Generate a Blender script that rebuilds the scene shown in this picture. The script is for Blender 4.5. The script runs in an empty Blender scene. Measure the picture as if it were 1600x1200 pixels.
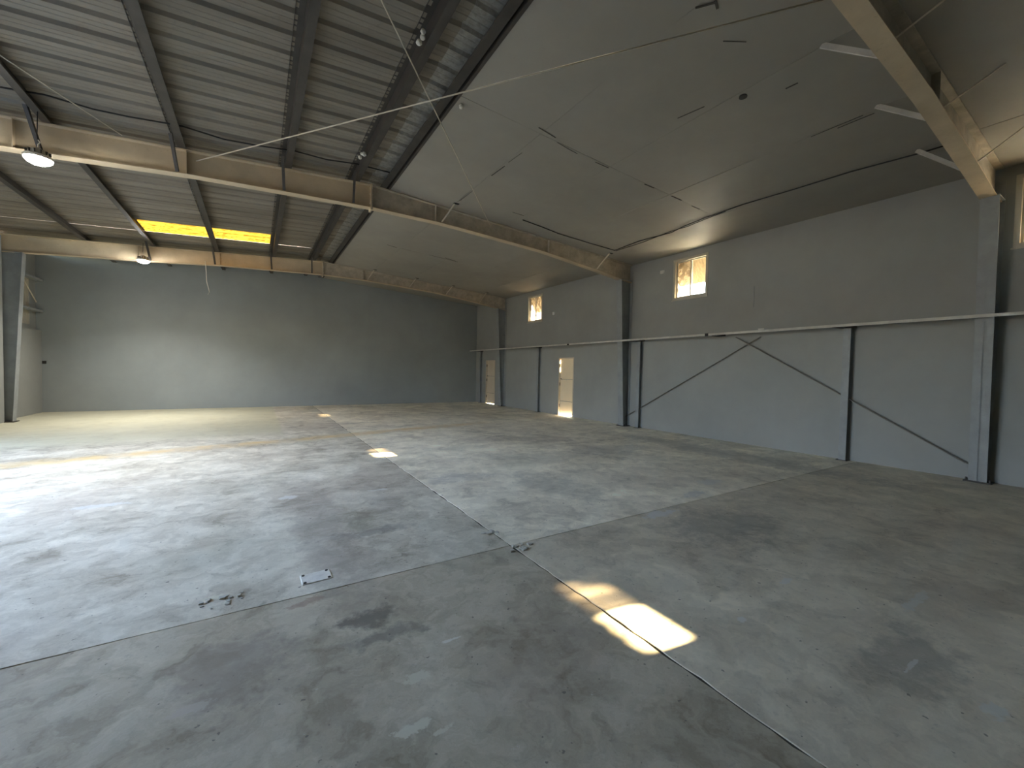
import bpy, math, random
from mathutils import Vector, Matrix
random.seed(7)
C = bpy.context.collection
S = bpy.context.scene

# ------------------------------------------------------------------ camera
cam_d = bpy.data.cameras.new('camera'); cam = bpy.data.objects.new('camera', cam_d); C.objects.link(cam)
yaw, pitch, roll = math.radians(31.8465), math.radians(-1.75374), math.radians(1.14101)
fw = Vector((math.sin(yaw)*math.cos(pitch), math.cos(yaw)*math.cos(pitch), math.sin(pitch)))
r0 = Vector((math.cos(yaw), -math.sin(yaw), 0)); u0 = r0.cross(fw)
rt = math.cos(roll)*r0 + math.sin(roll)*u0; up = -math.sin(roll)*r0 + math.cos(roll)*u0
m = Matrix((rt, up, -fw)).transposed().to_4x4(); m.translation = (0, 0, 1.6)
cam.matrix_world = m
cam_d.sensor_width = 36; cam_d.lens = 642.72*36/1600; cam_d.clip_start = .05; cam_d.clip_end = 400
S.camera = cam

# ------------------------------------------------------------------ world, sun, exposure
W = bpy.data.worlds.new('world'); S.world = W; W.use_nodes = True
nt = W.node_tree; nt.nodes.clear()
sky = nt.nodes.new('ShaderNodeTexSky'); sky.sky_type = 'NISHITA'; sky.sun_disc = False
sky.sun_elevation = math.radians(26.4); sky.sun_rotation = math.radians(97.8)
sky.air_density = 1.0; sky.dust_density = 1.6; sky.ozone_density = 1.0
bg = nt.nodes.new('ShaderNodeBackground'); bg.inputs[1].default_value = .53
wo = nt.nodes.new('ShaderNodeOutputWorld')
nt.links.new(sky.outputs[0], bg.inputs[0]); nt.links.new(bg.outputs[0], wo.inputs[0])
sd = bpy.data.lights.new('sun', 'SUN'); sun = bpy.data.objects.new('sun', sd); C.objects.link(sun)
sd.energy = 11.0; sd.angle = math.radians(.53); sd.color = (1, .77, .46)
TO_SUN = Vector((7.65, -1.065, 3.73)).normalized()
sun.rotation_euler = TO_SUN.to_track_quat('Z', 'Y').to_euler(); sun.location = (30, -4, 20)
S.view_settings.view_transform = 'Standard'; S.view_settings.look = 'None'
S.view_settings.gamma = 1; S.view_settings.use_curve_mapping = False
S.view_settings.exposure = 3.92
S.cycles.max_bounces = 10; S.cycles.diffuse_bounces = 7; S.cycles.glossy_bounces = 4
S.cycles.transparent_max_bounces = 12; S.cycles.sample_clamp_indirect = 8.0
S.cycles.caustics_reflective = False

def portal(name, loc, look, sx, sy):
    d = bpy.data.lights.new(name, 'AREA'); d.shape = 'RECTANGLE'; d.size = sx; d.size_y = sy
    d.cycles.is_portal = True
    o = bpy.data.objects.new(name, d); C.objects.link(o); o.location = loc
    o.rotation_euler = (-Vector(look)).to_track_quat('Z', 'Y').to_euler()
XL = -5.8                      # left wall
YB, YF = 19.0, -8.2            # back wall, front wall (behind the camera)
def XR(y): return 9.84 - .012*y   # right wall
DOORS_L = [(4.5, 8.5, 4.2), (10.9, 11.8, 3.2)]   # roller-door openings in the left wall: y0, y1, height
for q in DOORS_L:
    portal('portal_left', (XL-.25, (q[0]+q[1])/2, q[2]/2), (1, 0, 0), q[2], q[1]-q[0])

# ------------------------------------------------------------------ helpers
OFF = {}
class MB:
    """collects shapes in world coordinates, links them as one mesh object"""
    def __init__(s): s.v = []; s.f = []
    def add(s, v, f):
        n = len(s.v); s.v += [tuple(p) for p in v]; s.f += [tuple(i+n for i in q) for q in f]; return s
    def box(s, a, b):
        (x0, y0, z0), (x1, y1, z1) = a, b
        return s.add([(x0,y0,z0),(x1,y0,z0),(x1,y1,z0),(x0,y1,z0),(x0,y0,z1),(x1,y0,z1),(x1,y1,z1),(x0,y1,z1)],
                     [(0,3,2,1),(4,5,6,7),(0,1,5,4),(1,2,6,5),(2,3,7,6),(3,0,4,7)])
    def hexa(s, p):      # 8 points: bottom ring then top ring
        return s.add(p, [(0,3,2,1),(4,5,6,7),(0,1,5,4),(1,2,6,5),(2,3,7,6),(3,0,4,7)])
    def bar(s, a, b, w, h, upv=(0,0,1)):
        a, b = Vector(a), Vector(b); d = (b-a).normalized(); upv = Vector(upv)
        if abs(d.dot(upv)) > .98: upv = Vector((1,0,0))
        sx = d.cross(upv).normalized()*w/2; sy = sx.normalized().cross(d)*h/2
        r = [a-sx-sy, a+sx-sy, a+sx+sy, a-sx+sy]; q = [p+(b-a) for p in r]
        return s.hexa(r+q)
    def angle_bar(s, a, b, w, t, upv=(0,0,1)):     # an L-section
        a, b = Vector(a), Vector(b); d = (b-a).normalized(); upv = Vector(upv)
        sx = d.cross(upv).normalized(); sy = sx.cross(d)
        pr = [(0,0),(w,0),(w,t),(t,t),(t,w),(0,w)]
        v = [a+sx*x+sy*y for x, y in pr]+[b+sx*x+sy*y for x, y in pr]
        n = 6
        return s.add(v, [tuple(range(n))[::-1], tuple(range(n, 2*n))]+[(i, (i+1)%n, (i+1)%n+n, i+n) for i in range(n)])
    def tube(s, pts, r, n=8, cap=True):
        pts = [Vector(p) for p in pts]; rings = []
        for i, p in enumerate(pts):
            d = (pts[min(i+1, len(pts)-1)]-pts[max(i-1, 0)]).normalized()
            u = Vector((0,0,1)) if abs(d.z) < .9 else Vector((1,0,0))
            a = d.cross(u).normalized(); b = a.cross(d)
            rr = r[i] if isinstance(r, (list, tuple)) else r
            rings.append([p+rr*(math.cos(2*math.pi*k/n)*a+math.sin(2*math.pi*k/n)*b) for k in range(n)])
        v = [q for g in rings for q in g]; f = []
        for i in range(len(pts)-1):
            for k in range(n):
                f.append((i*n+k, i*n+(k+1)%n, (i+1)*n+(k+1)%n, (i+1)*n+k))
        if cap: f += [tuple(range(n))[::-1], tuple((len(pts)-1)*n+k for k in range(n))]
        return s.add(v, f)
    def lathe(s, c, prof, n=20):     # prof: (radius, z) from bottom to top
        c = Vector(c); v = []; f = []
        for rr, z in prof:
            v += [c+Vector((rr*math.cos(2*math.pi*k/n), rr*math.sin(2*math.pi*k/n), z)) for k in range(n)]
        for i in range(len(prof)-1):
            f += [(i*n+k, i*n+(k+1)%n, (i+1)*n+(k+1)%n, (i+1)*n+k) for k in range(n)]
        f += [tuple(range(n))[::-1], tuple((len(prof)-1)*n+k for k in range(n))]
        return s.add(v, f)
    def extrude(s, prof, e):         # polygon (3-D points) swept by the vector e
        e = Vector(e); n = len(prof); v = [Vector(p) for p in prof]; v += [p+e for p in v]
        return s.add(v, [tuple(range(n))[::-1], tuple(range(n, 2*n))]+[(i, (i+1)%n, (i+1)%n+n, i+n) for i in range(n)])
    def strip(s, sec, ends):         # open section sec [(y,z)] swept between x positions ends [(x,dz)]
        v = [(x, y, z+dz) for x, dz in ends for y, z in sec]; n = len(sec); f = []
        for i in range(len(ends)-1):
            f += [(i*n+k, i*n+k+1, (i+1)*n+k+1, (i+1)*n+k) for k in range(n-1)]
        return s.add(v, f)
    def build(s, name, mat, parent=None, smooth=False, fix=True):
        off = OFF.get(parent.name, Vector()) if parent else Vector()
        me = bpy.data.meshes.new(name)
        me.from_pydata([tuple(Vector(p)-off) for p in s.v], [], s.f)
        if fix:
            import bmesh
            bm = bmesh.new(); bm.from_mesh(me); bmesh.ops.recalc_face_normals(bm, faces=bm.faces); bm.to_mesh(me); bm.free()
        me.materials.append(mat)
        if smooth: me.polygons.foreach_set('use_smooth', [True]*len(me.polygons))
        o = bpy.data.objects.new(name, me); C.objects.link(o)
        if parent: o.parent = parent
        OFF[o.name] = off
        return o

def tag(o, label, cat, group=None, kind=None):
    o['label'] = label; o['category'] = cat
    if group: o['group'] = group
    if kind: o['kind'] = kind
    return o
def thing(name, loc, label, cat, group=None):
    o = bpy.data.objects.new(name, None); C.objects.link(o); o.location = loc; o.empty_display_size = .1
    OFF[o.name] = Vector(loc)
    return tag(o, label, cat, group)
def struct(o, label=None, cat=None):
    o['kind'] = 'structure'
    if label: o['label'] = label
    if cat: o['category'] = cat
    return o

# ------------------------------------------------------------------ materials
class NT:
    def __init__(s, name):
        s.m = bpy.data.materials.new(name); s.m.use_nodes = True; s.t = s.m.node_tree
        s.b = s.t.nodes['Principled BSDF']; s.out = s.t.nodes['Material Output']
        s.pos = s.t.nodes.new('ShaderNodeNewGeometry').outputs['Position']
    def n(s, kind, **kw):
        o = s.t.nodes.new(kind)
        for k, v in kw.items(): setattr(o, k, v)
        return o
    def l(s, a, b): s.t.links.new(a, b)
    def put(s, sock, v):
        if isinstance(v, bpy.types.NodeSocket): s.l(v, sock)
        elif v is not None: sock.default_value = v
    def math(s, op, a, b=None, c=None, clamp=False):
        o = s.n('ShaderNodeMath', operation=op); o.use_clamp = clamp
        for i, v in enumerate((a, b, c)): s.put(o.inputs[i], v)
        return o.outputs[0]
    def vmul(s, v, k):
        o = s.n('ShaderNodeVectorMath', operation='MULTIPLY'); s.put(o.inputs[0], v); o.inputs[1].default_value = k; return o.outputs[0]
    def vadd(s, v, k):
        o = s.n('ShaderNodeVectorMath', operation='ADD'); s.put(o.inputs[0], v); s.put(o.inputs[1], k); return o.outputs[0]
    def noise(s, scale, detail=4, rough=.55, vec=None, dist=0, color=False):
        o = s.n('ShaderNodeTexNoise'); o.inputs['Scale'].default_value = scale; o.inputs['Detail'].default_value = detail
        o.inputs['Roughness'].default_value = rough; o.inputs['Distortion'].default_value = dist
        s.l(vec if vec is not None else s.pos, o.inputs['Vector']); return o.outputs['Color' if color else 'Fac']
    def ramp(s, fac, stops):
        o = s.n('ShaderNodeValToRGB'); e = o.color_ramp.elements
        while len(e) < len(stops): e.new(.5)
        for i, (p, c) in enumerate(stops):
            e[i].position = p; e[i].color = (c, c, c, 1) if isinstance(c, (int, float)) else (*c, 1)
        s.l(fac, o.inputs[0]); return o.outputs[0]
    def mix(s, fac, a, b, mode='MIX'):
        o = s.n('ShaderNodeMix', data_type='RGBA', blend_type=mode)
        s.put(o.inputs[0], fac)
        for i, v in ((6, a), (7, b)):
            s.put(o.inputs[i], (*v, 1) if isinstance(v, tuple) and len(v) == 3 else v)
        return o.outputs[2]
    def bump(s, h, strength=.3, dist=.01):
        o = s.n('ShaderNodeBump'); o.inputs['Strength'].default_value = strength; o.inputs['Distance'].default_value = dist
        s.l(h, o.inputs['Height']); s.l(o.outputs[0], s.b.inputs['Normal'])
    def base(s, col, rough=.6, metal=0, spec=.5):
        s.put(s.b.inputs['Base Color'], (*col, 1) if isinstance(col, tuple) else col)
        s.put(s.b.inputs['Roughness'], rough); s.b.inputs['Metallic'].default_value = metal
        s.b.inputs['Specular IOR Level'].default_value = spec
        return s
def lerp(c, k): return tuple(x*k for x in c)
def painted(name, col, rough=.6, scale=3.0, lo=.86, hi=1.1, metal=0, spec=.4, bump=.15):
    t = NT(name); n1 = t.noise(scale, 6, .6); n2 = t.noise(scale*9, 3)
    c = t.ramp(n1, [(.3, lerp(col, lo)), (.7, lerp(col, hi))])
    c = t.mix(t.math('MULTIPLY', t.math('GREATER_THAN', n2, .66), .25), c, lerp(col, lo*.8))
    t.base(c, rough, metal, spec); t.bump(n2, bump, .004)
    return t.m

def wall_paint(name, col, streak=True):
    t = NT(name)
    n1 = t.noise(.55, 6, .62); n2 = t.noise(5, 5, .6); n3 = t.noise(1, 4, .6, t.vmul(t.pos, (2.2, 2.2, .25)))
    c = t.ramp(n1, [(.3, lerp(col, .88)), (.72, lerp(col, 1.1))])
    c = t.mix(t.math('MULTIPLY', n3, .22), c, lerp(col, .72))
    t.base(c, t.math('MULTIPLY_ADD', n2, .2, .5), 0, .35)
    h = t.math('ADD', t.math('MULTIPLY', n2, .5), t.math('MULTIPLY', t.noise(45, 3), .3))
    t.bump(h, .25, .006)
    return t.m
M = {}
GREY = (.33, .34, .325)
M['wall'] = wall_paint('grey_wall_paint', GREY)
M['wall_back'] = wall_paint('grey_back_wall_paint', (.30, .325, .325))
M['ceil'] = wall_paint('grey_ceiling_paint', (.34, .32, .275))
M['seam'] = painted('dark_seam_void', (.05, .048, .043), .9)
M['tear'] = painted('torn_board_edge', (.07, .065, .055), .9)
M['steel_grey'] = painted('grey_painted_steel', (.30, .32, .325), .5, 4, .85, 1.1)
M['girt'] = painted('pale_grey_steel', (.62, .61, .56), .5, 4, .8, 1.1)
M['dark_steel'] = painted('dark_primer_steel', (.058, .051, .043), .55, 3, .7, 1.2)
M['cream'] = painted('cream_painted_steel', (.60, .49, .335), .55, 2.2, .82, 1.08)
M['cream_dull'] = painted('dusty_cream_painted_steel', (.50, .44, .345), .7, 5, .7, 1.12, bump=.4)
M['rod'] = painted('pale_galvanised_rod', (.62, .56, .45), .45, 6, metal=.2)
M['rod_dark'] = painted('grey_brown_rod', (.20, .185, .165), .5, 6)
M['black'] = painted('black_steel', (.025, .024, .023), .6, 5)
M['cable'] = painted('black_cable_sheath', (.018, .017, .016), .5, 5)
M['white'] = painted('white_plastic', (.75, .74, .70), .4, 4, .93, 1.03)
M['foam'] = painted('pale_foam', (.72, .70, .62), .9, 20, .8, 1.1)
M['alum'] = painted('pale_aluminium_frame', (.50, .47, .39), .45, 4, .9, 1.05, metal=.1)
M['door'] = painted('cream_door_paint', (.62, .53, .40), .55, 1.5, .9, 1.06)
M['door_pale'] = painted('pale_cream_door_paint', (.88, .745, .53), .5, 1.5, .93, 1.03)
def sheet_mat():
    t = NT('galvanised_roof_sheet')
    n = t.noise(.8, 5, .6, t.vmul(t.pos, (.5, 3, 1))); n2 = t.noise(12, 4)
    c = t.ramp(n, [(.3, (.19, .165, .13)), (.7, (.30, .265, .215))])
    c = t.mix(t.math('MULTIPLY', t.math('GREATER_THAN', n2, .62), .25), c, (.17, .15, .13))
    t.base(c, t.math('MULTIPLY_ADD', n2, .2, .6), 0, .25); t.bump(n2, .1, .003)
    return t.m
M['sheet'] = sheet_mat()
def sheet_light():
    t = NT('new_galvanised_sheet')
    n2 = t.noise(14, 5, .65)
    c = t.ramp(n2, [(.35, (.25, .235, .20)), (.65, (.38, .36, .32))])
    t.base(c, .55, 0, .3); t.bump(n2, .15, .003); return t.m
M['sheet_new'] = sheet_light()
def skylight():
    t = NT('yellow_fibreglass')
    n = t.noise(3, 6, .7, t.vmul(t.pos, (1.2, 7, 1)))
    n2 = t.noise(9, 4, .6)
    k = t.math('MULTIPLY', t.math('GREATER_THAN', n, .515), .55)
    k = t.math('MAXIMUM', k, t.math('MULTIPLY', t.math('GREATER_THAN', n2, .58), .75))
    c = t.mix(k, (.098, .055, .0055), (.030, .011, .0006))
    tr = t.n('ShaderNodeBsdfTranslucent'); t.l(c, tr.inputs[0])
    df = t.n('ShaderNodeBsdfDiffuse'); t.l(c, df.inputs[0])
    mx = t.n('ShaderNodeMixShader'); mx.inputs[0].default_value = .15
    t.l(tr.outputs[0], mx.inputs[1]); t.l(df.outputs[0], mx.inputs[2]); t.l(mx.outputs[0], t.out.inputs[0])
    return t.m
M['skylight'] = skylight()
def awning():
    t = NT('beige_translucent_awning')
    n = t.noise(6, 4, .6, t.vmul(t.pos, (1, 3, 1)))
    c = t.ramp(n, [(.35, (.08, .06, .035)), (.65, (.14, .105, .065))])
    tr = t.n('ShaderNodeBsdfTranslucent'); t.l(c, tr.inputs[0])
    df = t.n('ShaderNodeBsdfDiffuse'); t.l(c, df.inputs[0])
    mx = t.n('ShaderNodeMixShader'); mx.inputs[0].default_value = .96
    t.l(tr.outputs[0], mx.inputs[1]); t.l(df.outputs[0], mx.inputs[2]); t.l(mx.outputs[0], t.out.inputs[0])
    return t.m
M['awning'] = awning()
def glass():
    t = NT('window_glass')
    g = t.n('ShaderNodeBsdfGlossy'); g.inputs['Roughness'].default_value = .02
    tp = t.n('ShaderNodeBsdfTransparent'); tp.inputs[0].default_value = (.93, .95, .92, 1)
    fr = t.n('ShaderNodeLayerWeight'); fr.inputs[0].default_value = .12
    mx = t.n('ShaderNodeMixShader'); t.l(t.math('MULTIPLY', fr.outputs[0], .5), mx.inputs[0])
    t.l(tp.outputs[0], mx.inputs[1]); t.l(g.outputs[0], mx.inputs[2]); t.l(mx.outputs[0], t.out.inputs[0])
    return t.m
M['glass'] = glass()
def dimming_glass():  # panes made cloudy to weaken the sun patches they cast
    t = NT('sun_dimming_window_glass'); n = t.noise(7, 5, .6)
    tl = t.n('ShaderNodeBsdfTranslucent'); tl.inputs[0].default_value = (.14, .115, .075, 1)
    tp = t.n('ShaderNodeBsdfTransparent'); tp.inputs[0].default_value = (.95, .93, .88, 1)
    mx = t.n('ShaderNodeMixShader'); t.l(t.ramp(n, [(.35, .55), (.65, .95)]), mx.inputs[0])
    t.l(tp.outputs[0], mx.inputs[1]); t.l(tl.outputs[0], mx.inputs[2]); t.l(mx.outputs[0], t.out.inputs[0])
    return t.m
M['dimming_glass'] = dimming_glass()
def lamp_glow():
    t = NT('led_lens_light')
    t.b.inputs['Base Color'].default_value = (.9, .9, .9, 1)
    t.b.inputs['Emission Color'].default_value = (1, .98, .93, 1); t.b.inputs['Emission Strength'].default_value = 16
    return t.m
M['led'] = lamp_glow()

def floor_mat():
    t = NT('stained_concrete'); P = t.pos
    wob = t.n('ShaderNodeTexNoise'); wob.inputs['Scale'].default_value = 2.6; wob.inputs['Detail'].default_value = 5
    wob.inputs['Roughness'].default_value = .65; t.l(P, wob.inputs['Vector'])
    wv = t.vmul(t.vadd(wob.outputs['Color'], (-.5, -.5, -.5)), (.55, .55, 0))
    Pw = t.vadd(P, wv)                                    # position with ragged edges
    n1 = t.noise(.42, 9, .62, Pw, .3); n2 = t.noise(1.7, 8, .66, Pw, .6); n3 = t.noise(14, 6, .65)
    sw = t.noise(1.0, 7, .6, t.vmul(Pw, (.55, 2.6, 1)))   # sweeping marks across the room
    sw2 = t.noise(1.3, 6, .6, t.vmul(Pw, (3.0, .5, 1)))
    n4 = t.noise(5.2, 9, .7, t.vadd(Pw, (5, 1, 0)), .4)
    mixn = t.math('ADD', t.math('MULTIPLY', n1, .27), t.math('ADD', t.math('MULTIPLY', n2, .30), t.math('ADD', t.math('MULTIPLY', n4, .29), t.math('ADD', t.math('MULTIPLY', sw, .09), t.math('MULTIPLY', sw2, .05)))))
    c = t.ramp(mixn, [(.405, (.24, .222, .19)), (.47, (.42, .405, .365)), (.53, (.55, .54, .50)), (.595, (.68, .67, .63))])
    # near pour dirtier and browner; pours beyond also brightened to imitate more light
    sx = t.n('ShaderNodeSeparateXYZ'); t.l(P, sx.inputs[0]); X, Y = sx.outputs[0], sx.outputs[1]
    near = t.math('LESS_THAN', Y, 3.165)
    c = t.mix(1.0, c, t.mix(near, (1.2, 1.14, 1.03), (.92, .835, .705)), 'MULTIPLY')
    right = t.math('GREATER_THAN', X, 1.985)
    c = t.mix(t.math('MULTIPLY', right, t.math('MULTIPLY_ADD', near, -.3, 1.0)), c, t.mix(1.0, t.mix(.25, c, (.55, .54, .50)), (1.46, 1.44, 1.38), 'MULTIPLY'))  # right half lightened in the colour, standing in for missing light
    # brown and greenish tints in large patches
    tint = t.noise(.5, 5, .6, t.vadd(Pw, (13, 7, 0)))
    c = t.mix(t.ramp(tint, [(.52, 0.0), (.68, .4)]), c, (.33, .265, .22))
    c = t.mix(t.ramp(tint, [(.30, .35), (.46, 0.0)]), c, (.30, .32, .26))
    # fine grit and pale paint flecks
    c = t.mix(t.math('MULTIPLY', t.ramp(n3, [(.60, 0.0), (.70, 1.0)]), .35), c, (.20, .19, .17))
    fl = t.noise(5.5, 7, .72, t.vadd(P, (3, 9, 0)))
    c = t.mix(t.ramp(fl, [(.665, 0.0), (.70, .5)]), c, (.66, .65, .60))
    pit = t.noise(24, 2, .5, t.vadd(P, (30, 2, 0)))
    c = t.mix(t.ramp(pit, [(.70, 0.0), (.74, .75)]), c, (.12, .11, .10))
    sxw = t.n('ShaderNodeSeparateXYZ'); t.l(Pw, sxw.inputs[0]); XW_, YW_ = sxw.outputs[0], sxw.outputs[1]
    # pale washed area in the far left corner with one ruler-straight edge
    e1 = t.math('MULTIPLY', t.math('SUBTRACT', .58, X), 14, clamp=True); e1 = t.math('MINIMUM', e1, 1)
    e1 = t.math('MAXIMUM', e1, 0)
    e2 = t.math('MINIMUM', t.math('MAXIMUM', t.math('MULTIPLY', t.math('SUBTRACT', YW_, 10.6), .9), 0), 1)
    k = t.math('MULTIPLY', t.math('MULTIPLY', e1, e2), t.math('MULTIPLY_ADD', n4, .8, .32))
    c = t.mix(t.math('MINIMUM', k, .85), c, (.53, .515, .375))
    # patchy yellow band across the hall
    ln = t.math('ABSOLUTE', t.math('SUBTRACT', t.math('SUBTRACT', YW_, 10.05), t.math('MULTIPLY', X, .20)))
    yk = t.math('MULTIPLY', t.ramp(ln, [(.10, 1.0), (.36, 0.0)]), t.ramp(n2, [(.35, .15), (.6, .8)]))
    yk = t.math('MULTIPLY', yk, t.math('MINIMUM', t.math('MAXIMUM', t.math('MULTIPLY', t.math('SUBTRACT', 6.4, X), .6), 0), 1))
    c = t.mix(yk, c, (.66, .47, .20))
    # stains and patches with a shape of their own: (x, y, rx, ry, colour, strength, ragged)
    for (x, y, rx, ry, col, st, rg) in [
        (.55, 4.6, .32, 2.3, (.24, .20, .175), .38, 1), (.95, 4.1, .55, .13, (.17, .15, .14), .5, 1), (1.3, 4.9, .25, .5, (.24, .21, .19), .3, 1),
        (.62, 2.66, .22, .13, (.13, .12, .10), .75, 1), (.66, 2.45, .34, .08, (.16, .15, .13), .6, 1), (-.1, 2.6, .35, .35, (.20, .165, .145), .5, 1),
        (.31, 3.08, .10, .06, (.30, .20, .15), .6, 1), (3.6, 4.6, .5, .9, (.24, .24, .23), .3, 1), (2.6, 5.6, .6, .3, (.25, .25, .265), .35, 1),
        (4.3, 2.5, .9, .5, (.19, .185, .17), .5, 1), (3.2, .75, .5, .25, (.185, .185, .165), .5, 1),
        (3.92, 3.07, .26, .10, (.62, .61, .58), .85, .6), (5.02, 3.36, .22, .10, (.58, .57, .54), .6, .6), (5.8, 3.62, .25, .12, (.58, .58, .55), .5, .6),
        (.71, 2.02, .075, .05, (.60, .57, .46), .85, .5), (.60, 1.74, .09, .035, (.62, .59, .48), .9, .5), (.72, 1.66, .06, .02, (.62, .59, .48), .8, .5),
        (-.27, 3.44, .10, .035, (.64, .62, .50), .8, .6), (.98, 2.21, .06, .015, (.70, .68, .62), .8, .3), (3.55, 1.55, .09, .03, (.64, .63, .59), .7, .4),
        (2.72, 1.44, .045, .03, (.66, .65, .6), .8, .4), (4.05, .93, .22, .035, (.60, .60, .56), .6, .5), (3.05, .40, .09, .05, (.60, .60, .55), .7, .5),
        (3.1, .72, .11, .012, (.62, .62, .58), .7, .2), (.33, 5.69, .10, .08, (.70, .70, .68), .7, .4), (1.37, 5.5, .12, .04, (.70, .70, .68), .6, .4),
        (-.27, 2.36, .10, .035, (.47, .42, .36), .7, .4), (-3.2, 8.0, .5, .12, (.70, .72, .72), .5, .5), (-1.5, 6.3, .25, .08, (.68, .70, .70), .5, .5),
        (8.2, 4.8, .6, 3.6, (.20, .20, .19), .45, 1), (2.5, 12.6, .6, .12, (.18, .18, .17), .4, 1), (6.3, 6.2, 1.2, .5, (.22, .22, .21), .35, 1)]:
        dx = t.math('MULTIPLY', t.math('SUBTRACT', XW_ if rg > .7 else X, x), 1/rx)
        dy = t.math('MULTIPLY', t.math('SUBTRACT', YW_ if rg > .7 else Y, y), 1/ry)
        d2 = t.math('ADD', t.math('MULTIPLY', dx, dx), t.math('MULTIPLY', dy, dy))
        q1, q2 = (1.8*rg, 2.2*rg) if rg > .7 else (4.5, 5.5)
        d2 = t.math('MULTIPLY_ADD', t.math('SUBTRACT', n3, .5), q1, t.math('MULTIPLY_ADD', t.math('SUBTRACT', fl, .5), q2, d2))
        c = t.mix(t.math('MULTIPLY', t.ramp(d2, [(.55, 1.0), (1.0, 0.0)] if rg < .7 else [(.2, 1.0), (1.0, 0.0)]), st), c, col)
    t.base(c, t.math('MULTIPLY_ADD', n2, .3, .42), 0, .35)
    h = t.math('ADD', t.math('MULTIPLY', n2, .6), t.math('MULTIPLY', n3, .25))
    t.bump(h, .22, .012)
    return t.m
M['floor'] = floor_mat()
M['joint'] = painted('dark_joint_dirt', (.055, .05, .042), .95, 8)
def ground_mat():
    t = NT('yard_ground'); n = t.noise(.3, 6)
    sx = t.n('ShaderNodeSeparateXYZ'); t.l(t.pos, sx.inputs[0])
    c = t.ramp(n, [(.3, (.66, .60, .50)), (.7, (.82, .77, .66))])  # outside ground made pale to bounce more sun onto the ceiling
    c = t.mix(t.math('LESS_THAN', sx.outputs[0], -5.5), c, t.ramp(n, [(.3, (.09, .088, .085)), (.7, (.14, .137, .13))]))   # unseen left ground made dark to cut bounced light
    t.base(c, .9); return t.m
M['ground'] = ground_mat()
M['render'] = painted('sand_render', (.20, .158, .108), .85, .6)

# ------------------------------------------------------------------ roof geometry
XRID, ZR, SL = 2.0, 5.38, .062
def roofz(x): return ZR - SL*abs(x-XRID)
FRAMES = (1.6, 8.9, 16.2)

# ------------------------------------------------------------------ floor
fl = MB().box((XL-.2, YF-.2, -.30), (10.1, YB+.2, -.007)).build('floor', M['joint']); struct(fl, 'grey stained concrete floor slab with dark joints', None)
xs = [XL, 1.985, 9.95]; ys = [YF, 3.165, 7.12, YB]
def ragged(a, b, axis, fixed, amp):
    n = max(2, int(abs(b-a)/.09)); out = []
    for i in range(n+1):
        p = a+(b-a)*i/n; q = fixed+random.gauss(0, amp)*(0 if i in (0, n) else 1)
        out.append((p, q) if axis == 'x' else (q, p))
    return out
for i in range(2):
    for j in range(3):
        g, h = .0085, (.0055, .0045)
        x0, x1, y0, y1 = xs[i]+(g if i else 0), xs[i+1]-(0 if i else g), ys[j]+(h[j-1] if j else 0), ys[j+1]-(h[j] if j < 2 else 0)
        loop = ragged(x0, x1, 'x', y0, .0016)[:-1]+ragged(y0, y1, 'y', x1, .0038)[:-1]+ragged(x1, x0, 'x', y1, .0016)[:-1]+ragged(y1, y0, 'y', x0, .0038)[:-1]
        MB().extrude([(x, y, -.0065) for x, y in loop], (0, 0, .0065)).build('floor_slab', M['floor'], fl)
# crumbled concrete where the joints cross and along the near joint
rb = MB()
for (cx, cy, n, sp) in ((2.02, 3.10, 16, .07), (-.22, 3.36, 14, .09), (1.96, 3.5, 8, .05)):
    for k in range(n):
        x, y, s = cx+random.gauss(0, sp), cy+random.gauss(0, sp*.5), random.uniform(.006, .017)
        v = [(x+random.uniform(-s, s)+a*s, y+random.uniform(-s, s)*.5+b*s, z) for z in (0, s*.9) for a, b in ((-1,-1),(1,-1),(1,1),(-1,1))]
        rb.hexa(v)
tag(rb.build('concrete_rubble', painted('crumbled_concrete', (.50, .48, .42), .9, 20)), 'small grey crumbs of concrete broken off beside the floor joints', 'rubble', kind='stuff')

# ------------------------------------------------------------------ walls
def wall_holes(name, mat, a0, a1, z1f, holes, pt, thick, parent=None, zbase=-.05):
    """upright wall over a in [a0,a1]; holes (a,b,z0,z1); pt(a,d,z) gives a point at depth d behind the face"""
    A = sorted({a0, a1}|{h[0] for h in holes}|{h[1] for h in holes}); Z = sorted({zbase}|{h[2] for h in holes}|{h[3] for h in holes})+[None]
    mb = MB()
    solid = lambda i, k: 0 <= i < len(A)-1 and 0 <= k < len(Z)-1 and not any(h[0] <= A[i]+1e-6 and A[i+1] <= h[1]+1e-6 and Z[k] is not None and h[2] <= Z[k]+1e-6 and Z[k+1] is not None and Z[k+1] <= h[3]+1e-6 for h in holes)
    zz = lambda k, a: Z[k] if Z[k] is not None else z1f(a)
    for i in range(len(A)-1):
        for k in range(len(Z)-1):
            if not solid(i, k): continue
            a, b = A[i], A[i+1]
            c = [(a, zz(k, a)), (b, zz(k, b)), (b, zz(k+1, b)), (a, zz(k+1, a))]
            F = [pt(p, 0, q) for p, q in c]; B = [pt(p, thick, q) for p, q in c]
            mb.add(F, [(0,1,2,3)]); mb.add(B, [(3,2,1,0)])
            for e, (di, dk) in enumerate(((0,-1),(1,0),(0,1),(-1,0))):
                if not solid(i+di, k+dk):
                    q = (e+1) % 4
                    mb.add([F[e], F[q], B[q], B[e]], [(0,3,2,1)])
    return mb.build(name, mat, parent, fix=False)
DOOR_R = (11.42, 12.27, 0, 2.15); DOOR_R2 = (17.05, 17.95, 0, 2.12)
WIN = [(.37, 1.35), (6.39, 7.35), (13.41, 14.37)]; WZ = (3.66, 4.70)
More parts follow.
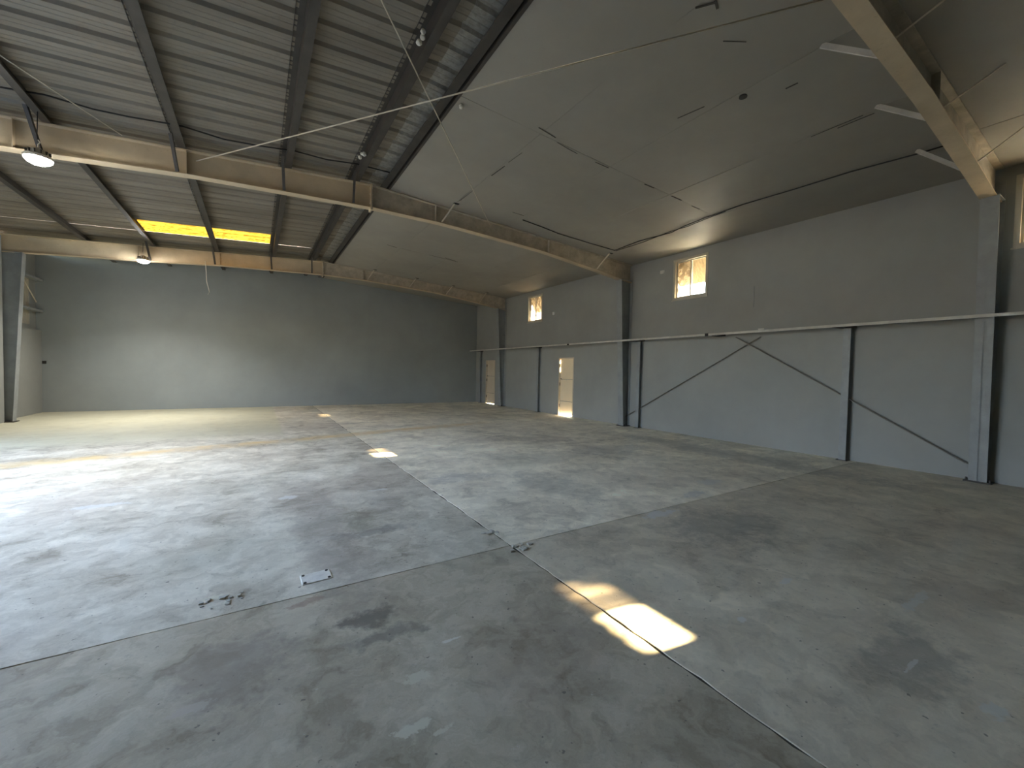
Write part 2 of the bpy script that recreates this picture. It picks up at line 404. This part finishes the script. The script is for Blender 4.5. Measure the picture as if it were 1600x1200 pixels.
holes = [(a, b, *WZ) for a, b in WIN]+[(*DOOR_R[:2], -.05, DOOR_R[3]), (*DOOR_R2[:2], -.05, DOOR_R2[3])]
wr = wall_holes('wall_right', M['wall'], YF, YB, lambda y: 5.05, holes, lambda y, d, z: (XR(y)+d, y, z), .16); struct(wr, 'long grey painted side wall with three small high windows')
wb = MB().extrude([(XL-.2, YB, -.05), (XR(YB)+.2, YB, -.05), (XR(YB)+.2, YB, roofz(9.8)+.17), (2, YB, ZR+.17), (XL-.2, YB, roofz(XL)+.17)], (0, .2, 0)).build('wall_back', M['wall_back']); struct(wb, 'plain grey painted end wall of the hall')
# left wall: thicker block wall up to a ledge, thinner sheeted wall above
wl = wall_holes('wall_left', M['wall'], YF, YB, lambda y: 2.6, [(q[0], q[1], -.05, 2.6) for q in DOORS_L], lambda y, d, z: (XL-d, y, z), .2); struct(wl, 'grey side wall with a low block ledge')
WL4 = (17.45, 18.55, 2.75, 4.15)
wall_holes('upper_cladding', M['wall'], YF, YB, lambda y: 5.02, [(q[0], q[1], 2.6, q[2]) for q in DOORS_L]+[WL4], lambda y, d, z: (XL-.12-d, y, z), .08, wl, zbase=2.6)
wf = wall_holes('wall_front', M['wall'], XL-.2, 10.1, lambda x: roofz(x)+.17, [(2, 2.001, 5.2, 5.3)], lambda x, d, z: (x, YF-d, z), .2); struct(wf)
MB().box((XL-.05, 14.7, -.05), (-5.60, 16.085, 4.85)).build('pier', M['wall'], wl)
# faint vertical construction joint on the back wall and a small socket
MB().box((.335, YB-.006, .0), (.35, YB, 2.3)).build('joint_strip', M['wall_back'], wb)
MB().box((4.35, YB-.008, .0), (4.375, YB, .55)).build('joint_strip', M['steel_grey'], wb)

# ------------------------------------------------------------------ roof sheeting (left slope) and skylight
PITCH = .36; SHEET = PITCH*3
def sheet_section(y0, y1):
    """ribs every .36 m standing up from the pans; y from y0 to y1"""
    pr = [(0, 0), (.030, .038), (.080, .038), (.110, 0), (.180, 0), (.188, .005), (.202, .005), (.210, 0), (.262, 0), (.270, .005), (.284, .005), (.292, 0)]
    out = []; n = int(round((y1-y0)/PITCH))
    for k in range(n): out += [(y0+k*PITCH+p, z) for p, z in pr]
    out.append((y1, 0)); return out
roof = MB().hexa([(1.9, YF-.3, ZR+.26), (10.3, YF-.3, roofz(10.3)+.26), (10.3, YB+.3, roofz(10.3)+.26), (1.9, YB+.3, ZR+.26),
                  (1.9, YF-.3, ZR+.30), (10.3, YF-.3, roofz(10.3)+.30), (10.3, YB+.3, roofz(10.3)+.30), (1.9, YB+.3, ZR+.30)]).build('roof', M['sheet']); struct(roof, 'ribbed metal roof sheeting over dark purlins')
SKY_Y = (14.13, 15.21)
def sheet_piece(name, mat, y0, y1, x0, x1, dz=0, par=roof):
    o = MB().strip([(y, z+.2+dz+random.uniform(-.002, .002)*0) for y, z in sheet_section(y0, y1)], [(x0, roofz(x0)), (x1, roofz(x1))]).build(name, mat, par, fix=False)
    return o
y = SKY_Y[0]-SHEET*21
while y < YB+.2:
    if abs(y-SKY_Y[0]) < .01:
        sheet_piece('roof_sheet', M['sheet'], y, y+SHEET, -6.15, -2.62); sheet_piece('roof_sheet', M['sheet'], y, y+SHEET, .46, 2.04)
        o = sheet_piece('skylight_panel', M['skylight'], y, y+SHEET, -2.62, -1.075); o['label'] = 'yellow translucent panel, lit by the sky'
        o = sheet_piece('skylight_panel', M['skylight'], y, y+SHEET, -1.075, .46); o['label'] = 'yellow translucent panel, lit by the sky'
    else:
        sheet_piece('roof_sheet', M['sheet'], y, y+SHEET, -6.15, 2.04)
    sheet_piece('ridge_sheet', M['sheet_new'], y+.0, y+SHEET, 2.02+random.uniform(-.01, .01), 2.36, -.006)
    y += SHEET
# weather cover over the ridge
MB().extrude([(1.7, YF-.3, ZR+.27), (2.0, YF-.3, ZR+.31), (2.5, YF-.3, ZR+.28), (2.0, YF-.3, ZR+.33)], (0, YB-YF+.6, 0)).build('ridge_cap', M['sheet'], roof)

# ------------------------------------------------------------------ boarded ceiling (right slope)
ce = MB().hexa([(2.36, YF, roofz(2.36)+.03), (9.9, YF, roofz(9.9)+.03), (9.9, YB, roofz(9.9)+.03), (2.36, YB, roofz(2.36)+.03),
                (2.36, YF, roofz(2.36)+.06), (9.9, YF, roofz(9.9)+.06), (9.9, YB, roofz(9.9)+.06), (2.36, YB, roofz(2.36)+.06)]).build('ceiling', M['seam']); struct(ce, 'grey boarded ceiling under the right roof slope')
cx = [2.36, 3.72, 5.2, 6.8, 8.28, 9.88]; cy = [YF, -5.6, -2.0, 1.6, 5.3, 8.9, 12.55, 16.2, YB]
for i in range(5):
    for j in range(8):
        gx0, gx1, gy0, gy1 = [random.choice((.001, .001, .002, .003)) for _ in range(4)]
        if i == 3: gx1 = .005
        x0, x1, y0, y1 = cx[i]+(gx0 if i else 0), cx[i+1]-gx1, cy[j]+gy0, cy[j+1]-gy1
        if i == 4: x1 = XR(y1)+.05
        dz = [random.uniform(-.004, .004) for _ in range(4)]
        n = 4; top = []; bot = []
        nx, ny = 5, 6; v = []; f = []
        for a in range(nx+1):
            for b in range(ny+1):
                u, w = a/nx, b/ny; x = x0+(x1-x0)*u; yy = y0+(y1-y0)*w
                sag = -.006*math.sin(math.pi*u)*math.sin(math.pi*w)+random.uniform(-.0012, .0012)
                d = (dz[0]*(1-u)+dz[1]*u)*(1-w)+(dz[2]*(1-u)+dz[3]*u)*w
                v.append((x, yy, roofz(x)+d+sag))
        for a in range(nx):
            for b in range(ny):
                p = a*(ny+1)+b; f.append((p, p+1, p+ny+2, p+ny+1))
        nb = len(v); ring = [b for b in range(ny+1)]+[a*(ny+1)+ny for a in range(1, nx+1)]+[nx*(ny+1)+b for b in range(ny-1, -1, -1)]+[a*(ny+1) for a in range(nx-1, 0, -1)]
        v += [(v[p][0], v[p][1], v[p][2]+.02) for p in ring]
        for q in range(len(ring)):
            q2 = (q+1) % len(ring); f.append((ring[q], nb+q, nb+q2, ring[q2]))
        MB().add(v, f).build('ceiling_panel', M['ceil'], ce, smooth=False, fix=False)
# torn slots and a round hole in the boards, dark edge strip at the ridge side
def ceil_slot(pts, w):
    mb = MB()
    for (x0, y0), (x1, y1) in zip(pts, pts[1:]):
        mb.bar((x0, y0, roofz(x0)-.010), (x1, y1, roofz(x1)-.010), w*.7, .004)
    return mb
for pts, w in [([(3.60, 5.18), (3.95, 5.22)], .02), ([(4.05, 5.30), (4.3, 5.33), (4.5, 5.34)], .012), ([(4.9, 5.34), (5.2, 5.33)], .016), ([(6.1, 5.31), (6.35, 5.3)], .03),
               ([(6.85, 5.29), (7.15, 5.28)], .03), ([(7.5, 5.3), (7.75, 5.29)], .02), ([(5.0, 3.8), (5.07, 3.44)], .02), ([(3.72, 2.66), (3.83, 2.50)], .035), ([(3.80, 2.5), (3.9, 2.54)], .03),
               ([(3.74, 6.9), (3.76, 6.45)], .03), ([(3.73, 8.3), (3.74, 7.7)], .010), ([(3.75, 6.3), (3.77, 5.9)], .010), ([(5.54, 2.66), (5.55, 2.53)], .03),
               ([(4.3, 2.72), (4.5, 2.58)], .012), ([(4.9, 8.02), (5.2, 8.0)], .012), ([(5.1, 12.4), (5.5, 12.5)], .02), ([(3.3, 12.5), (3.6, 12.55)], .02), ([(4.6, 12.5), (5.6, 12.52)], .010),
               ([(6.8, 2.9), (6.8, 2.3)], .016), ([(6.86, 2.6), (6.86, 2.2)], .02)]:
    ceil_slot(pts, w).build('torn_slot', M['tear'], ce)
MB().tube([(5.285, 3.045, roofz(5.285)-.014), (5.285, 3.045, roofz(5.285)+.01)], .048, 16).build('vent_hole', M['black'], ce)
MB().hexa([(2.335, YF, roofz(2.36)-.006), (2.375, YF, roofz(2.36)-.006), (2.375, YB, roofz(2.36)-.006), (2.335, YB, roofz(2.36)-.006),
           (2.335, YF, roofz(2.36)+.19), (2.375, YF, roofz(2.36)+.19), (2.375, YB, roofz(2.36)+.19), (2.335, YB, roofz(2.36)+.19)]).build('edge_board', M['dark_steel'], ce)

# ------------------------------------------------------------------ purlins
def purlin(x, flip, label, mat=M['dark_steel'], z=None, w=.10):
    z = roofz(x) if z is None else z
    s = -1 if flip else 1; t = .004
    pr = [(x, z), (x+s*w, z), (x+s*w, z+.02), (x+s*(w-t), z+.02), (x+s*(w-t), z+t), (x+s*t, z+t), (x+s*t, z+.196-t), (x-s*(w-t), z+.196-t), (x-s*(w-t), z+.176), (x-s*w, z+.176), (x-s*w, z+.196), (x, z+.196)]
    o = MB().extrude([(p, YF+.01, q) for p, q in pr], (0, YB-YF-.02, 0)).build('roof_purlin', mat)
    return tag(o, label, 'purlin', 'roof purlins under the metal sheeting')
purlin(1.66, False, 'grey purlin just left of the ridge gap, with pale foam lumps on it')
purlin(.45, False, 'dark roof purlin passing the right end of the yellow skylight')
purlin(-1.10, False, 'dark roof purlin crossing the middle of the yellow skylight')
purlin(-2.66, False, 'dark roof purlin at the left end of the yellow skylight, above the lamps')
purlin(-4.12, False, 'dark roof purlin nearest the left wall of the hall')
purlin(2.30, True, 'dark ridge purlin along the edge of the boarded ceiling', z=ZR-.015, w=.12)

# ------------------------------------------------------------------ portal frames
def beam_bottom(x):
    pts = [(-5.45, 4.47), (-4.3, 4.56), (-3, 4.63), (-.9, 4.80), (2.0, 4.92), (3.6, 4.915), (6.3, 4.77), (8.2, 4.56), (9.6, 4.38)]
    for (a, p), (b, q) in zip(pts, pts[1:]):
        if x <= b: return p+(q-p)*(x-a)/(b-a)
    return pts[-1][1]
BR_L = [-2.64, -1.08, .47, 1.69]; BR_R = [3.55, 5.15, 6.7, 8.27]
def frame(Y, label, near=False):
    t = thing('roof_beam', (2.0, Y, 4.92), label, 'beam', 'painted steel roof beams')
    hw = .09
    for side in (-1, 1):
        x_end = XL+.02 if side < 0 else XR(Y)-.03
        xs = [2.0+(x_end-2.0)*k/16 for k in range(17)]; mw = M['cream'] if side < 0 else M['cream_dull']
        web = MB(); n = len(xs)
        v = [(x, Y+d, z) for d in (-.006, .006) for x in xs for z in (beam_bottom(x), roofz(x)-.02)]
        f = []
        for k in range(n-1):
            a = 2*k; f += [(a, a+2, a+3, a+1), (2*n+a, 2*n+a+1, 2*n+a+3, 2*n+a+2)]
        f += [(0, 1, 2*n+1, 2*n), (2*n-2, 4*n-2, 4*n-1, 2*n-1)]
        web.add(v, f); web.build('web', mw, t)
        bf, tf = MB(), MB()
        for g, zf, th in ((bf, beam_bottom, -.014), (tf, lambda x: roofz(x)-.006, -.014)):
            v = []; f = []
            for x in xs: v += [(x, Y-hw, zf(x)), (x, Y+hw, zf(x)), (x, Y+hw, zf(x)+th), (x, Y-hw, zf(x)+th)]
            for k in range(n-1):
                a = 4*k; f += [(a+i, a+(i+1) % 4, a+4+(i+1) % 4, a+4+i) for i in range(4)]
            f += [(0,1,2,3), (4*n-4, 4*n-1, 4*n-2, 4*n-3)]
            g.add(v, f)
        bf.build('bottom_flange', M['cream'], t); tf.build('top_flange', mw, t)
        # bolted end plate at the ridge
        MB().box((2.0+side*.001, Y-.1, beam_bottom(2.0)-.06), (2.0+side*.018, Y+.1, ZR+.0)).build('end_plate', M['cream'] if side < 0 else M['cream_dull'], t)
        for z in (4.90, 4.99, 5.18, 5.30):
            MB().tube([(2.0+side*.018, Y-.06, z), (2.0+side*.034, Y-.06, z)], .014, 6).build('bolt', M['rod'], t)
        # stiffener plates
        for x in ((-2.95, -1.0) if side < 0 else (3.4, 6.55)):
            MB().box((x-.005, Y-.085, beam_bottom(x)), (x+.005, Y+.085, roofz(x)-.02)).build('stiffener', mw, t)
    for x in BR_L:
        for s in (-1, 1):
            MB().angle_bar((x-.02, Y+s*.085, beam_bottom(x)+.005), (x-.06, Y+s*.42, roofz(x)+.05), .045, .005).build('fly_brace', M['dark_steel'], t)
    for x in BR_R:
        for s in (-1, 1):
            if Y == 8.9 and s < 0 and x in (5.15, 6.7): continue
            if near and s < 0:
                MB().tube([(x, Y-.09, beam_bottom(x)+.005), (x+.25, Y-.50, roofz(x+.25)-.004)], .009, 8).build('fly_brace', M['rod'], t); continue
            if near:
                MB().bar((x+.19, Y+.09, beam_bottom(x)+.03), (x+.02, Y+.54, roofz(x)-.006), .055, .02, (1, .4, 0)).build('fly_brace', M['girt'], t); continue
            b = MB().angle_bar((x, Y+s*.08, beam_bottom(x)+.005), (x+.17, Y+s*(.42 if s < 0 else .40), roofz(x+.17)-.004), .04 if s < 0 else .06, .005).build('fly_brace', M['rod'] if s < 0 else M['girt'], t)
            if near: continue
            MB().box((x+.12, Y+s*.42-.03, roofz(x+.2)-.016), (x+.24, Y+s*.42+.03, roofz(x+.2)-.006)).build('brace_clip', M['black'], t)
    return t
frame(16.2, 'cream steel roof beam farthest away, close to the back wall')
frame(8.9, 'long cream steel roof beam across the middle of the hall')
frame(1.6, 'cream steel roof beam overhead at the upper right', True)

def column(x_wall, x_base, x_top, Y, ztop, label):
    s = 1 if x_wall > x_base else -1
    t = thing('steel_column', ((x_wall+x_base)/2, Y, 0), label, 'column', 'tapered steel wall columns')
    hw = .10; th = .012
    MB().hexa([(x_base, Y-.006, .02), (x_wall, Y-.006, .02), (x_wall, Y+.006, .02), (x_base, Y+.006, .02),
               (x_top, Y-.006, ztop), (x_wall, Y-.006, ztop), (x_wall, Y+.006, ztop), (x_top, Y+.006, ztop)]).build('web', M['steel_grey'], t)
    MB().hexa([(x_base, Y-hw, .02), (x_base+s*th, Y-hw, .02), (x_base+s*th, Y+hw, .02), (x_base, Y+hw, .02),
               (x_top, Y-hw, ztop), (x_top+s*th, Y-hw, ztop), (x_top+s*th, Y+hw, ztop), (x_top, Y+hw, ztop)]).build('inner_flange', M['steel_grey'], t)
    MB().box((x_wall-s*th-.001*s, Y-hw, .02), (x_wall-.001*s, Y+hw, ztop+.3)).build('outer_flange', M['steel_grey'], t)
    MB().box((min(x_base-s*.04, x_wall), Y-.15, 0), (max(x_base-s*.04, x_wall), Y+.15, .02)).build('base_plate', M['dark_steel'], t)
    for dy in (-.125, .125):
        MB().tube([(x_base+s*.03, Y+dy, .02), (x_base+s*.03, Y+dy, .06)], .014, 6).build('anchor_bolt', M['dark_steel'], t)
    MB().box((min(x_top, x_wall), Y-hw, ztop), (max(x_top, x_wall), Y+hw, ztop+.014)).build('cap_plate', M['steel_grey'], t)
    return t
column(XR(16.2)-.005, 9.42, 9.20, 16.2, 4.41, 'grey steel column at the far right corner beside the closed beige door')
column(XR(8.9)-.005, 9.47, 9.24, 8.9, 4.41, 'grey steel column mid right wall, next to a short dark post')
column(XR(1.6)-.005, 9.62, 9.45, 1.58, 4.39, 'grey steel column with black web nearest on the right')
column(XL+.005, -5.46, -5.24, 16.2, 4.46, 'tapered grey steel column at the far left of the hall')

# ------------------------------------------------------------------ right wall: rail, posts, bracing
def WP(y, d, z): return (XR(y)-d, y, z)
def wslab(y0, y1, d0, d1, z0, z1):   # a box lying against the right wall
    return MB().hexa([WP(y0, d0, z0), WP(y0, d1, z0), WP(y1, d1, z0), WP(y1, d0, z0), WP(y0, d0, z1), WP(y0, d1, z1), WP(y1, d1, z1), WP(y1, d0, z1)])
g = thing('wall_rail', WP(8, .1, 2.6), 'pale grey steel rail running along the right wall above the posts', 'rail')
mb = MB(); 
for part in ((.0, .40, 2.612, 2.618), (.394, .40, 2.568, 2.618)):
    a = wslab(YF+.05, YB-.02, part[0], part[1], part[2], part[3]); mb.add(a.v, a.f)
mb.build('channel', M['girt'], g)
wslab(6.05, 6.13, .399, .412, 2.555, 2.625).build('splice_clip', M['black'], g)
wslab(5.78, 5.96, .12, .39, 2.555, 2.61).build('bracket', M['black'], g)
wslab(11.25, 11.34, .399, .41, 2.56, 2.61).build('splice_clip', M['black'], g)
wslab(4.76, 4.88, .36, .40, 2.618, 2.65).build('splice_clip', M['girt'], g)
wslab(8.22, 8.78, .12, .39, 2.565, 2.605).build('bracket', M['black'], g)
def post(Y, label, hw=.06, dep=.13):
    t = thing('wall_post', WP(Y, dep/2, 0), label, 'post', 'short posts under the wall rail')
    wslab(Y-.004, Y+.004, .002, dep, .012, 2.56).build('web', M['steel_grey'], t)
    wslab(Y-hw, Y+hw, dep, dep+.008, .012, 2.56).build('flange', M['steel_grey'], t)
    wslab(Y-hw, Y+hw, .002, .010, .012, 2.56).build('flange', M['steel_grey'], t)
    wslab(Y-hw-.03, Y+hw+.03, .002, dep+.03, 0, .012).build('base_plate', M['dark_steel'], t)
    wslab(Y-hw-.04, Y+hw+.10, .002, .385, 2.565, 2.605).build('cap_plate', M['black'], t)
post(3.36, 'short grey post under the wall rail nearest the camera, between the two brace rods')
post(8.40, 'narrow dark post close beside the middle column under the rail')
post(13.46, 'short grey post to the left of the closed beige door with light under it')
post(18.35, 'short grey post standing in the far right corner')
def wrod(name, a, b, label):
    o = MB().tube([WP(*a), WP(*b)], .013, 8).build(name, M['rod_dark']); tag(o, label, 'brace rod', 'diagonal wall brace rods')
wrod('brace_rod', (9.05, .05, .20), (5.0, .05, 2.50), 'thin wall brace rod rising from the middle column base toward the rail')
wrod('brace_rod', (5.55, .075, 2.52), (1.74, .075, .27), 'thin wall brace rod sloping down to the nearest right column base')

# ------------------------------------------------------------------ windows of the right wall
def window(k, y0, y1, label):
    z0, z1 = WZ; ym = (y0+y1)/2
    w = MB()
    for (a, b, c, d) in ((y0-.03, y1+.03, z0-.03, z0+.035), (y0-.03, y1+.03, z1-.035, z1+.03), (y0-.03, y0+.035, z0+.035, z1-.035), (y1-.035, y1+.03, z0+.035, z1-.035)):
        q = wslab(a, b, -.07, .018, c, d); w.add(q.v, q.f)
    wo_ = w.build(f'window_{k}', M['alum']); struct(wo_, label)
    for (a, b, d, gm) in ((y0+.035, ym+.02, -.03, 'glass'), (ym-.02, y1-.035, -.055, 'dimming_glass')):
        s = MB()
        for (p, q_, c, e) in ((a, b, z0+.035, z0+.065), (a, b, z1-.065, z1-.035), (a, a+.03, z0+.065, z1-.065), (b-.03, b, z0+.065, z1-.065)):
            q = wslab(p, q_, d-.02, d, c, e); s.add(q.v, q.f)
        so = s.build('sash', M['alum'], wo_)
        wslab(a+.03, b-.03, d-.012, d-.008, z0+.065, z1-.065).build('pane', M['dimming_glass' if k == 3 else gm], so)
    wslab(y0-.05, y1+.05, .018, .035, z0-.05, z0-.025).build('sill', M['alum'], wo_)
    # sloping corrugated awning outside the window head
    n = 22; v = []; f = []
    for q in range(n+1):
        yy = y0-.25+(y1-y0+.5)*q/n; h = .012 if q % 2 else 0
        v += [(XR(yy)+.165, yy, 4.78+h), (XR(yy)+.165+.40, yy, 4.115+h)]
    for q in range(n): f.append((2*q, 2*q+1, 2*q+3, 2*q+2))
    MB().add(v, f).build('awning', M['awning'], wo_, fix=False)
window(1, *WIN[0], 'small high window cut by the right edge of the photo')
window(2, *WIN[1], 'bright high window above the wall brace rods')
window(3, *WIN[2], 'small bright high window farthest along the right wall')
# window of the left wall, seen at a grazing angle
a, b, c, d = WL4
wz = MB()
for (p, q, r_, s) in ((a, b, c, c+.05), (a, b, d-.05, d), (a, a+.05, c, d), (b-.05, b, c, d)): wz.box((XL-.20, p, r_), (XL-.11, q, s))
w4 = wz.build('window_4', M['alum']); struct(w4, 'pale narrow window above the ledge on the left wall')
MB().box((XL-.16, a+.05, c+.05), (XL-.156, b-.05, d-.05)).build('pane', M['alum'], w4)

# ------------------------------------------------------------------ doors of the right wall
def door(k, D, label, leaf_gap, leaf_mat, seal):
    y0, y1, _, zt = D
    w = MB()
    for (p, q, c, e) in ((y0, y0+.04, 0, zt), (y1-.04, y1, 0, zt), (y0+.04, y1-.04, zt-.04, zt)):
        s = wslab(p, q, -.13, .012, c, e); w.add(s.v, s.f)
    d = w.build(f'door_{k}', M['door']); struct(d, label)
    wslab(y0+.04, y1-.04, -.22, .0, -.04, .006).build('threshold', M['white'], d)
    for z in (.3, 1.1, 1.8):
        wslab(y1-.045, y1-.036, -.06, .0, z, z+.12).build('hinge', M['rod_dark'], d)
    if True:
        leaf = wslab(y0+.042, y1-.052, -.09, -.05, leaf_gap, zt-.042).build('leaf', leaf_mat, d)
        wslab(y1-.053, y1-.04, -.085, -.055, .0, seal).build('seal', M['rod_dark'], d)
        for z in (.52, 1.34):
            wslab(y0+.05, y1-.06, -.05, -.046, z, z+.014).build('moulding', M['rod_dark'], leaf)
        MB().tube([WP(y1-.11, -.05, 1.36), WP(y1-.11, .0, 1.36), WP(y1-.21, .0, 1.34)], .012, 8).build('handle', M['dark_steel'], leaf)
    return d
door(1, DOOR_R, 'closed cream door in the right wall with bright light under it', .055, M['door_pale'], 1.62)
door(2, DOOR_R2, 'closed beige door half hidden by the far right column', .025, M['door'], 2.07)

# ------------------------------------------------------------------ left wall bits
t = thing('wall_rail', (XL+.1, 17.6, 4.1), 'short grey rails and a thin brace above the left wall ledge', 'rail')
for z in (4.17, 3.2):
    MB().box((XL-.11, 16.32, z-.03), (XL+.06, YB-.02, z+.03)).build('channel', M['steel_grey'], t)
MB().tube([(XL+.1, 17.2, 4.2), (XL+.1, 18.35, 3.42)], .014, 8).build('brace', M['rod'], t)
tag(MB().box((-5.79, YB-.02, 1.55), (-5.70, YB, 1.64)).build('socket_box', M['black']), 'tiny dark box low in the left corner of the back wall', 'socket')
tag(wslab(12.58, 12.68, 0, .05, 3.80, 3.90).build('junction_box', M['white']), 'small white box on the right wall beside the far window', 'box')
jb = tag(wslab(7.68, 7.80, 0, .035, 4.44, 4.53).build('wall_vent', M['girt']), 'small pale square fitting left of the bright middle window', 'fitting')
tag(wslab(5.20, 5.215, 0, .012, 3.2, 3.68).build('conduit_stub', M['steel_grey']), 'thin vertical strip on the upper right wall above the rail', 'conduit')

# ------------------------------------------------------------------ roof rods, cables, lamps
def rod(pts, r_, mat, name, label, cat, group=None):
    return tag(MB().tube(pts, r_, 8).build(name, mat, smooth=True), label, cat, group)
rod([(-.87, 8.86, 5.05), (4.35, 1.72, 4.98)], .0085, M['rod'], 'brace_rod', 'pale roof brace rod crossing from the middle beam up to the right', 'brace rod', 'roof brace rods')
rod([(4.83, 8.86, 5.06), (-.85, 1.72, 5.02)], .008, M['rod'], 'brace_rod', 'pale roof brace rod from the right of the middle beam to the top edge', 'brace rod', 'roof brace rods')
rod([(-2.75, 6.6, 5.06), (-1.75, 8.6, 5.08)], .007, M['rod'], 'brace_wire', 'thin pale wire beside the left roof purlin', 'wire')
sag = [(-4.0, 8.3, 5.12), (-3.2, 8.28, 5.16), (-2.46, 8.26, 5.24), (-2.01, 8.38, 5.265), (-1.6, 8.36, 5.28), (-1.21, 8.33, 5.31), (-.99, 8.33, 5.33), (-.47, 8.5, 5.37), (-.01, 8.47, 5.395), (.56, 8.38, 5.43), (1.1, 8.45, 5.46), (1.59, 8.37, 5.49), (2.24, 8.37, 5.50)]
rod(sag, .012, M['cable'], 'power_cable', 'black cable drooping under the roof sheets before the middle beam', 'cable')
def at(x, y, d=.02): return (x, y, roofz(x)-d)
rod([at(5.3, 8.2), at(5.9, 8.24), at(6.44, 8.3), at(7.1, 8.28), at(7.48, 8.27), at(8.0, 8.24), at(8.33, 8.22)], .011, M['cable'], 'ceiling_cable', 'dark cable across the grey ceiling before the middle beam', 'cable', 'cables under the ceiling boards')
rod([at(8.33, 8.22), at(8.25, 7.3), at(8.33, 6.4, .03), at(8.21, 5.98, .035), at(8.18, 5.47), at(8.14, 4.6), at(8.21, 3.74), at(8.25, 2.9), at(8.38, 2.12), at(8.40, 1.74)], .011, M['cable'], 'ceiling_cable', 'dark cable along the ceiling edge above the middle window', 'cable', 'cables under the ceiling boards')
rod([at(8.36, 8.2, .03), at(8.38, 7.3), at(8.28, 6.4), at(8.31, 5.98), at(8.24, 5.5), at(8.19, 5.0)], .008, M['cable'], 'ceiling_cable', 'thin second cable twisted beside the one above the middle window', 'cable', 'cables under the ceiling boards')
rod([(-1.36, 16.05, 4.84), (-1.34, 16.05, 4.5), (-1.33, 16.05, 4.22), (-1.28, 16.05, 4.0), (-1.26, 16.05, 3.9), (-1.30, 16.05, 3.82)], .008, M['white'], 'hanging_wire', 'white wire end dangling below the far beam under the skylight', 'wire')
for (x, yy, z, s, lb) in ((1.60, 4.66, 5.40, .05, 'pale foam lumps stuck on the purlin near the top edge'), (1.60, 7.74, 5.40, .05, 'pale foam lump stuck on the purlin before the middle beam')):
    mb = MB()
    for k in range(3):
        c = Vector((x+random.uniform(-.04, .02), yy+(k-1)*.07, z-.02+random.uniform(-.02, .02)))
        rr = s*random.uniform(.5, .9)
        prof = [(rr*math.sin(math.pi*(i+.6)/7)*random.uniform(.8, 1.15), -rr*math.cos(math.pi*(i+.6)/7)) for i in range(7)]
        mb.lathe(c, prof, 9)
    tag(mb.build('foam_lump', M['foam'], smooth=True), lb, 'foam', 'foam lumps on the purlin')
tag(MB().lathe((2.45, 5.45, 5.32), [(.01, -.03), (.03, -.02), (.035, .01), (.012, .03)], 8).build('foam_lump', M['foam']), 'pale foam crumb at the ridge edge above the crossing rods', 'foam', 'foam lumps on the purlin')

def lamp(x, y, z, zt, label, watts):
    t = thing('high_bay_lamp', (x, y, z), label, 'lamp', 'round LED bay lamps under the roof')
    MB().lathe((x, y, z), [(.12, .012), (.148, .02), (.152, .05), (.13, .07), (.105, .075), (.10, .13), (.05, .15), (.03, .17)], 24).build('housing', M['alum'], t, smooth=False)
    for k in range(12):
        a = 2*math.pi*k/12
        MB().bar((x+.06*math.cos(a), y+.06*math.sin(a), z+.11), (x+.125*math.cos(a), y+.125*math.sin(a), z+.095), .008, .05).build('cooling_fin', M['dark_steel'], t)
    MB().lathe((x, y, z), [(.03, -.06), (.075, -.05), (.115, -.028), (.138, .0), (.142, .011)], 24).build('lens', M['led'], t)
    MB().tube([(x, y, z+.16), (x, y, z+.22), (x+.02, y, z+.25), (x, y, z+.28)], .008, 8).build('hook', M['rod'], t)
    MB().tube([(x, y, z+.26), (x-.01, y, (z+zt)/2), (x, y, zt)], .006, 6).build('wire', M['cable'], t)
    d = bpy.data.lights.new('lamp_light', 'AREA'); d.shape = 'DISK'; d.size = .34; d.energy = watts; d.color = (1, .96, .88); d.spread = math.radians(128)
    o = bpy.data.objects.new('lamp_light', d); C.objects.link(o); o.parent = t; o.location = (0, 0, -.09)
lamp(-2.60, 8.5, 4.42, 5.09, 'lit round lamp hanging before the middle beam at the left edge', 5)
lamp(-2.78, 15.8, 4.56, 5.08, 'lit round lamp farther away, hanging at the far beam', 9)

# anchor plate left in the floor
ap = thing('anchor_plate', (.385, 3.395, 0), 'small pale rectangular plate with four bolt holes set in the floor', 'plate')
ang = math.radians(2)
MB().hexa([(.285, 3.315, 0), (.495, 3.325, 0), (.490, 3.49, 0), (.280, 3.475, 0), (.29, 3.32, .006), (.49, 3.33, .006), (.485, 3.485, .006), (.285, 3.47, .006)]).build('plate', painted('pale_mortar', (.78, .75, .68), .8, 14, .8, 1.1), ap)
for x, y in ((.305, 3.335), (.472, 3.345), (.468, 3.468), (.302, 3.457)):
    MB().tube([(x, y, .004), (x, y, .010)], .011, 10).build('bolt_hole', M['black'], ap)

# ------------------------------------------------------------------ outside
gr = MB().box((-90, -90, -.6), (90, 90, -.12)).build('ground', M['ground']); struct(gr)
MB().box((XR(12)+.16, YF, -.12), (XR(12)+2.2, YB, -.02)).build('outer_apron', M['ground'], gr)
yw = MB().box((-16.4, -60, -.12), (-16, 80, 4.9)).build('sky_blocker', painted('dark_sky_blocker', (.10, .095, .09), .9)); struct(yw, 'added unseen dark block cutting off the low sky')  # out-of-view block added to keep low sky light off the upper walls
